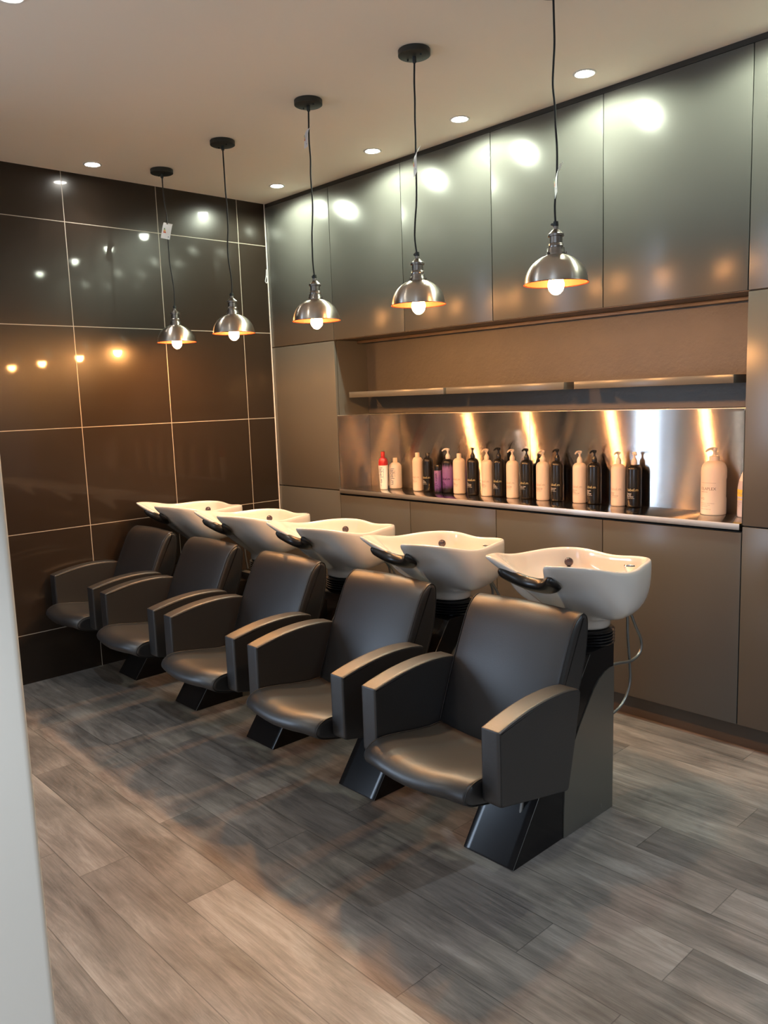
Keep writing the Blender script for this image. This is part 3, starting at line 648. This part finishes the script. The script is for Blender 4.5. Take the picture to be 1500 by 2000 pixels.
    bm = bmesh.new(); lathe(bm, [(0, 0.832)]+[(0.0165*math.cos(a), 0.851+0.0165*math.sin(a)) for a in [(-1.1+2.6*k/12) for k in range(13)]]+[(0, 0.8675)], 24, cx=kx, cy=ky); obj('ball_knob', bm, mat('smoky_knob', (0.10, 0.075, 0.085), 0.08, metal=0.6) if 'smoky_knob' not in bpy.data.materials else bpy.data.materials['smoky_knob'], tp, True)
    # hand shower parked in its socket on the rear right ledge
    bm = bmesh.new(); hx, hy = 0.115, -0.668-OY
    lathe(bm, [(0, 0.800), (0.017, 0.800), (0.018, 0.812), (0.0145, 0.815), (0.0145, 0.845), (0.021, 0.858), (0.022, 0.867), (0.019, 0.871), (0, 0.872)], 24, cx=hx, cy=hy); obj('hand_shower', bm, M_chrome, t, True, angle=40)
    # supply hoses behind the pedestal
    bm = bmesh.new(); tube(bm, spline([(0.05, -0.66-OY, 0.775), (0.045, -0.60-OY, 0.72), (0.04, -0.545-OY, 0.67), (0.04, -0.50-OY, 0.60), (0.04, -0.455-OY, 0.53), (0.04, -0.465-OY, 0.485), (0.04, -0.53-OY, 0.468), (0.04, -0.64-OY, 0.484), (0.04, -0.76-OY, 0.49)], 6), 0.006, 8); obj('hose', bm, M_hose, t, True)
    bm = bmesh.new(); tube(bm, spline([(0.035, -0.67-OY, 0.775), (0.03, -0.60-OY, 0.72), (0.03, -0.545-OY, 0.66), (0.03, -0.535-OY, 0.56), (0.03, -0.520-OY, 0.45), (0.03, -0.520-OY, 0.37), (0.03, -0.57-OY, 0.31), (0.03, -0.656-OY, 0.288), (0.03, -0.77-OY, 0.28)], 6), 0.0055, 8); obj('hose', bm, M_hose, t, True)
    return t
stn = make_station()
labs = ['farthest black wash chair with white basin, beside the brown tiles', 'second black wash chair from the tiled wall, with white basin', 'middle black wash chair of the five, with white basin', 'fourth black wash chair from the tiled wall, with white basin', 'nearest black wash chair, its grey side panel and hoses in view']
for k in range(5):
    o = stn if k == 4 else copy_tree(stn)
    o.location = (2.905-0.65*(4-k), OY+0.005*(4-k), 0); o['label'] = labs[k]; o['category'] = 'salon wash unit'; o['group'] = 'row of wash chairs with basins'

# ------------------------------------------------------------------ bottles
CAMD = None
def wrap(r, az, z0):
    """x,y on the label -> point on a cylinder of radius r, label start centred on azimuth az"""
    def f(x, y): a = az+x/r; return Vector((r*math.cos(a), r*math.sin(a), z0+y))
    return f
def body_profile(r, hb, neck=0.012, sh_=0.026):
    pr = [(0, 0.0), (r*0.90, 0.0), (r*0.97, 0.002), (r, 0.006), (r, hb-sh_)]
    for k in range(1, 9):
        a = PI/2*k/8; pr.append((neck+(r-neck)*math.cos(a), hb-sh_+sh_*math.sin(a)))
    return pr+[(neck, hb+0.004), (0, hb+0.004)]
def pump(parent, hb, m, az, tall=1.0, collar=0.0125):
    bm = bmesh.new()
    lathe(bm, [(0, hb), (collar, hb), (collar+0.0008, hb+0.002), (collar+0.0008, hb+0.017), (collar-0.002, hb+0.022), (0.0085, hb+0.026), (0.0085, hb+0.029), (0.0048, hb+0.030), (0.0048, hb+0.047*tall), (0, hb+0.047*tall)], 20)
    p = obj('pump', bm, m, parent, True, angle=40)
    z = hb+0.047*tall; bm = bmesh.new()
    lathe(bm, [(0, z-0.003), (0.0075, z-0.003), (0.0105, z+0.004), (0.0105, z+0.009), (0.008, z+0.0115), (0, z+0.012)], 18)
    d = Vector((math.cos(az), math.sin(az), 0))
    pts = spline([Vector((0, 0, z+0.006)), d*0.012+Vector((0, 0, z+0.008)), d*0.026+Vector((0, 0, z+0.0065)), d*0.038+Vector((0, 0, z-0.001))], 4)
    tube(bm, pts, [0.0072-0.0037*i/(len(pts)-1) for i in range(len(pts))], 8)
    obj('pump_head', bm, m, p, True, angle=50)
def cap(parent, hb, m, h=0.026, r=0.0125):
    bm = bmesh.new(); lathe(bm, [(0, hb-0.001), (r+0.0006, hb-0.001), (r, hb+h-0.002), (r-0.0015, hb+h), (0, hb+h)], 24); obj('cap', bm, m, parent, True, angle=40)
ZC = Z_CT+0.0004
def bottle(x, y, r, h, kind, words_, label, az=-1.30, spin=0.0, group='salon bottles along the steel counter'):
    """kind: (body material, top 'pump'/'cap', top material, print colour brand, print colour text)"""
    bmat, top, tmat, brand, txt = kind
    t = thing('pump_bottle' if top == 'pump' else 'shampoo_bottle', label, 'bottle', (x, y, ZC), 0, group)
    hb = h-0.061 if top == 'pump' else h-0.026
    bm = bmesh.new(); lathe(bm, body_profile(r, hb), 36); obj('bottle_body', bm, bmat, t, True, angle=60)
    if top == 'pump': pump(t, hb, tmat, -PI/2+spin)
    else: cap(t, hb, tmat)
    rr = r+0.0004; w = rr*1.0
    lettering('brand_lettering', [('label.m', 0.0185, -w*0.72, 0)], wrap(rr, az, hb*0.385), brand, t)
    ln = []; yy = 0
    for s, sz in words_: ln.append((s, sz, -w*0.80, yy)); yy -= sz*0.82
    lettering('text_lettering', ln, wrap(rr, az, hb*0.385-0.014), txt, t)
    return t
CR = (M_cream, 'pump', M_cream, M_tan, M_brown); BK = (M_black, 'pump', M_black, M_gold, M_wprint)
CRc = (M_cream, 'cap', M_cream, M_tan, M_brown); BKc = (M_black, 'cap', M_black, M_gold, M_wprint)
def W_(*a): return [(s, 0.0085) for s in a]+[('1000ml e 33.8 fl.oz', 0.0048)]
# white tube-shaped bottle with red top, and the white bottle beside it
t = thing('shampoo_bottle', 'slim white bottle with a red top and vertical blue lettering', 'bottle', (0.897, 0.135, ZC), 0, 'salon bottles along the steel counter')
bm = bmesh.new(); lathe(bm, [(0, 0), (0.0215, 0), (0.0225, 0.002), (0.0232, 0.01), (0.0285, 0.145), (0, 0.145)], 36); obj('bottle_body', bm, M_tube, t, True, angle=40)
bm = bmesh.new(); pr = [(0, 0.1448), (0.0288, 0.1448), (0.0288, 0.160)]
for k in range(1, 9): a = PI/2*k/8; pr.append((0.0125+0.0163*math.cos(a), 0.160+0.030*math.sin(a)))
lathe(bm, pr+[(0.0122, 0.200), (0, 0.200)], 36); obj('red_shoulder', bm, M_red, t, True, angle=60)
cap(t, 0.199, M_red, 0.028, 0.0118)
def vwrap(r0, r1, h_, az, z1):
    def f(x, y):
        z = z1-x; r = r0+(r1-r0)*z/h_+0.0005; a = az+y/r; return Vector((r*math.cos(a), r*math.sin(a), z))
    return f
lettering('brand_lettering', [('label.m', 0.034, 0, 0)], vwrap(0.0230, 0.0285, 0.145, -1.75, 0.135), M_blue, t)
lettering('text_lettering', [('BE:NEW shampoo', 0.008, 0, 0), ('LP', 0.016, 0.09, -0.022)], vwrap(0.0230, 0.0285, 0.145, -0.85, 0.125), M_cyan, t)
t = thing('shampoo_bottle', 'short white bottle with a cream cap beside the red-topped one', 'bottle', (0.925, 0.208, ZC), 0, 'salon bottles along the steel counter')
bm = bmesh.new(); lathe(bm, body_profile(0.0385, 0.157, 0.0125, 0.03), 40); obj('bottle_body', bm, M_white, t, True, angle=60); cap(t, 0.157, M_cream, 0.028, 0.0135)
lettering('brand_lettering', [('label.m', 0.036, 0, 0)], vwrap(0.0385, 0.0385, 1, -1.55, 0.125), M_blue, t)
lettering('text_lettering', [('DE:VELOP', 0.009, 0, 0), ('professional care', 0.005, 0, -0.007)], vwrap(0.0385, 0.0385, 1, -0.95, 0.112), M_greyp, t)

bottle(1.138, 0.187, 0.0306, 0.223, CRc, W_('Daily', 'Conditioner'), 'cream screw-cap bottle, first of the long row from the left', az=-1.55)
bottle(1.207, 0.202, 0.0321, 0.222, BKc, W_('Deep', 'Cleanse', 'Shampoo'), 'black bottle with a black screw cap left of the purple ones', az=-1.35)
t = thing('spray_can', 'small purple and black can standing between two taller bottles', 'bottle', (1.307, 0.178, ZC), 0, 'salon bottles along the steel counter')
bm = bmesh.new(); lathe(bm, [(0, 0), (0.0195, 0), (0.021, 0.003), (0.021, 0.122), (0.0195, 0.126), (0, 0.126)], 30); obj('bottle_body', bm, M_purple2, t, True, angle=40)
bm = bmesh.new(); lathe(bm, [(0, 0.126), (0.0195, 0.126), (0.0195, 0.155), (0.017, 0.159), (0, 0.159)], 30); obj('cap', bm, M_black, t, True, angle=40)
lettering('text_lettering', [('label.m', 0.016, 0, 0)], vwrap(0.021, 0.021, 1, -1.5, 0.11), M_black, t)
lettering('small_lettering', [('Cool', 0.009, -0.018, 0.05), ('Blonde', 0.009, -0.018, 0.04), ('toning mist 200ml', 0.0045, -0.018, 0.033)], wrap(0.0213, -1.2, 0.0), M_black, t)
PU = (M_purple, 'pump', M_white, M_black, M_black)
bottle(1.360, 0.209, 0.0348, 0.253, PU, W_('Cool', 'Blonde', 'Shampoo'), 'purple bottle fading to black with a white pump', az=-1.35, spin=-0.25)
bottle(1.448, 0.204, 0.0345, 0.225, CRc, W_('Anti', 'Blemish', 'Conditioner'), 'cream screw-cap bottle just right of the purple pump bottle', az=-1.5)
bottle(1.553, 0.200, 0.0335, 0.263, BK, W_('The', 'Clarifying', 'Shampoo'), 'black pump bottle with its nozzle turned towards the camera', az=-1.35, spin=0.7)
bottle(1.655, 0.196, 0.0313, 0.257, CR, W_('The Glow', 'Conditioner'), 'cream pump bottle, leftmost of the cream ones with a pump', az=-1.5)
bottle(1.724, 0.214, 0.0326, 0.264, BK, W_('Daily', 'Shining', 'Shampoo'), 'black Daily Shining pump bottle, second black pump from the left', az=-1.35)
bottle(1.826, 0.200, 0.0327, 0.258, CR, W_('Colour Stay', 'Conditioner'), 'cream Colour Stay pump bottle, second cream pump from the left', az=-1.5)
bottle(1.909, 0.213, 0.0338, 0.263, BK, W_('Colour Stay', 'Shampoo'), 'black Colour Stay pump bottle, third black pump from the left', az=-1.5)
bottle(2.015, 0.207, 0.0338, 0.257, CR, W_('Moisturising', 'Conditioner'), 'cream Moisturising pump bottle, third cream pump from the left', az=-1.45)
bottle(2.096, 0.218, 0.0333, 0.264, BK, W_('Treatment', 'Shampoo'), 'black Treatment pump bottle, fourth black pump from the left', az=-1.45)
bottle(2.229, 0.216, 0.0342, 0.258, CR, W_('Intensive', 'Repair', 'Conditioner'), 'cream pump bottle with Intensive Repair lettering, after the gap', az=-1.45)
bottle(2.309, 0.221, 0.0352, 0.263, BK, W_('Intensive', 'Repair', 'Shampoo'), 'rightmost black bottle that has a black pump', az=-1.55)
bottle(2.442, 0.217, 0.0341, 0.259, CR, W_('Honey', '& Oat', 'Conditioner'), 'rightmost slim cream pump bottle, beside a black one with white pump', az=-1.45)
bottle(2.521, 0.223, 0.0349, 0.259, (M_black, 'pump', M_cream, M_gold, M_wprint), W_('Honey', '& Oat', 'Shampoo'), 'black bottle topped with a cream-white pump, last of the long row', az=-1.25, spin=0.75)

# big cream treatment bottle with a grip recess on one side
t = thing('pump_bottle', 'large cream OLAPLEX bottle standing alone near the right end', 'bottle', (2.914, 0.196, ZC), 0, 'salon bottles along the steel counter')
R1 = 0.052; HB = 0.230; n = 48; secs = []; gaz = 0.735
for rr, z in body_profile(R1, HB, 0.022, 0.042)[1:-1]:
    pass
prof = []
base = body_profile(R1, HB, 0.022, 0.042)
zs_ = [0.0, 0.001, 0.003, 0.007, 0.03, 0.055, 0.068, 0.074, 0.078, 0.085, 0.11, 0.14, 0.152, 0.157, 0.162, 0.170, 0.182]+[0.188+0.042*math.sin(PI/2*k/9) for k in range(1, 10)]+[0.234]
def rad(z):
    if z < 0.007: return R1*(0.93+0.07*math.sqrt(max(0, 1-((0.007-z)/0.007)**2)))
    if z <= 0.188: return R1
    if z >= 0.23: return 0.022
    s = (z-0.188)/0.042; return 0.022+(R1-0.022)*math.sqrt(max(0, 1-s*s))
for z in zs_:
    ring = []
    dep = 0.0
    if 0.070 < z < 0.160: dep = min(1, (z-0.070)/0.008, (0.160-z)/0.008)*0.009
    for i in range(n):
        a = 2*PI*i/n; r = rad(z); dd = r*math.cos(a-gaz)
        p = Vector((r*math.cos(a), r*math.sin(a), z))
        lim = R1-dep
        if dd > lim-0.0 and dep > 0: p -= Vector((math.cos(gaz), math.sin(gaz), 0))*(dd-lim)
        ring.append(p)
    secs.append(ring)
bm = bmesh.new(); loft(bm, secs); obj('bottle_body', bm, M_cream, t, True, angle=35)
bm = bmesh.new(); lathe(bm, [(0, 0.232), (0.020, 0.232), (0.0208, 0.234), (0.0208, 0.2475), (0.018, 0.250), (0.009, 0.252), (0.0085, 0.256), (0.0055, 0.258), (0.0055, 0.274), (0, 0.274)], 28); pp = obj('pump', bm, M_cream, t, True, angle=40)
bm = bmesh.new(); lathe(bm, [(0, 0.270), (0.008, 0.270), (0.0115, 0.277), (0.011, 0.283), (0.006, 0.287), (0, 0.288)], 18)
d = Vector((math.cos(-2.1), math.sin(-2.1), 0)); pts = spline([Vector((0, 0, 0.281)), d*0.014+Vector((0, 0, 0.283)), d*0.030+Vector((0, 0, 0.279)), d*0.041+Vector((0, 0, 0.270))], 4)
tube(bm, pts, [0.0078-0.004*i/(len(pts)-1) for i in range(len(pts))], 8); obj('pump_head', bm, M_cream, pp, True, angle=50)
lettering('brand_lettering', [('OLAPLEX', 0.0172, -0.036, 0), ('PROFESSIONAL', 0.0055, -0.036, -0.010)], wrap(R1+0.0004, -1.64, 0.108), M_brown, t)
lettering('text_lettering', [('N°2', 0.013, -0.036, 0.0), ('Bond Perfector / Soin Perfecteur', 0.0050, -0.036, -0.016), ('for professional use only', 0.0048, -0.036, -0.023), ('usage professionnel', 0.0048, -0.036, -0.030), ('2000 ml / 67.62 fl. oz', 0.0060, -0.036, -0.042)], wrap(R1+0.0004, -1.64, 0.066), M_brown, t)
bm = bmesh.new(); f = wrap(R1+0.0003, -1.62, 0.138); vs0 = None
for k in range(21):
    x = -0.036+0.070*k/20; a, b = bm.verts.new(f(x, 0)), bm.verts.new(f(x, 0.0008))
    if vs0: bm.faces.new((vs0[0], a, b, vs0[1]))
    vs0 = (a, b)
obj('label_line', bm, M_brown, t)

# spray bottle half hidden by the right cabinet
t = thing('spray_bottle', 'pale lavender bottle with yellow label, half hidden by the right cabinet', 'bottle', (3.060, 0.190, ZC), 0, 'salon bottles along the steel counter')
bm = bmesh.new(); lathe(bm, [(0, 0), (0.034, 0), (0.037, 0.003), (0.0375, 0.008), (0.0375, 0.122), (0.036, 0.135), (0.033, 0.150), (0.0325, 0.152), (0, 0.152)], 40); obj('bottle_body', bm, M_lav, t, True, angle=40)
bm = bmesh.new(); lathe(bm, [(0, 0.152), (0.0325, 0.152), (0.0320, 0.155), (0.016, 0.198), (0.014, 0.202), (0.014, 0.225), (0.010, 0.232), (0, 0.232)], 32); obj('cap', bm, M_pink, t, True, angle=40)
def band(name, r, z0, z1, a0, a1, m, par):
    bm = bmesh.new(); prev = None
    for k in range(25):
        a = a0+(a1-a0)*k/24; v = [bm.verts.new((r*math.cos(a), r*math.sin(a), z)) for z in (z0, z1)]
        if prev: bm.faces.new((prev[0], v[0], v[1], prev[1]))
        prev = v
    return obj(name, bm, m, par, True)
band('yellow_label', 0.0379, 0.088, 0.117, -2.9, -0.2, M_yellow, t)
band('yellow_stripe', 0.0379, 0.074, 0.078, -2.9, -0.2, M_yellow, t)
lettering('lettering', [('STYLE 7', 0.014, -0.030, 0.034), ('volume spray', 0.006, -0.030, 0.0), ('for all hair', 0.006, -0.030, -0.008), ('250 ml', 0.006, -0.030, -0.016)], wrap(0.0382, -1.75, 0.062), M_greyp, t)

# small wire loop hanging in the corner between the tiles and the cabinets
bm = bmesh.new(); tube(bm, spline([(0.004, -0.012, 2.34), (0.006, -0.016, 2.31), (0.010, -0.024, 2.285), (0.006, -0.026, 2.262), (0.004, -0.014, 2.255), (0.004, -0.008, 2.275), (0.006, -0.014, 2.30)], 6), 0.0022, 6)
tag(obj('wire_loop', bm, M_card, None, True), 'small white wire loop in the corner where tiles meet cabinets', 'wire')
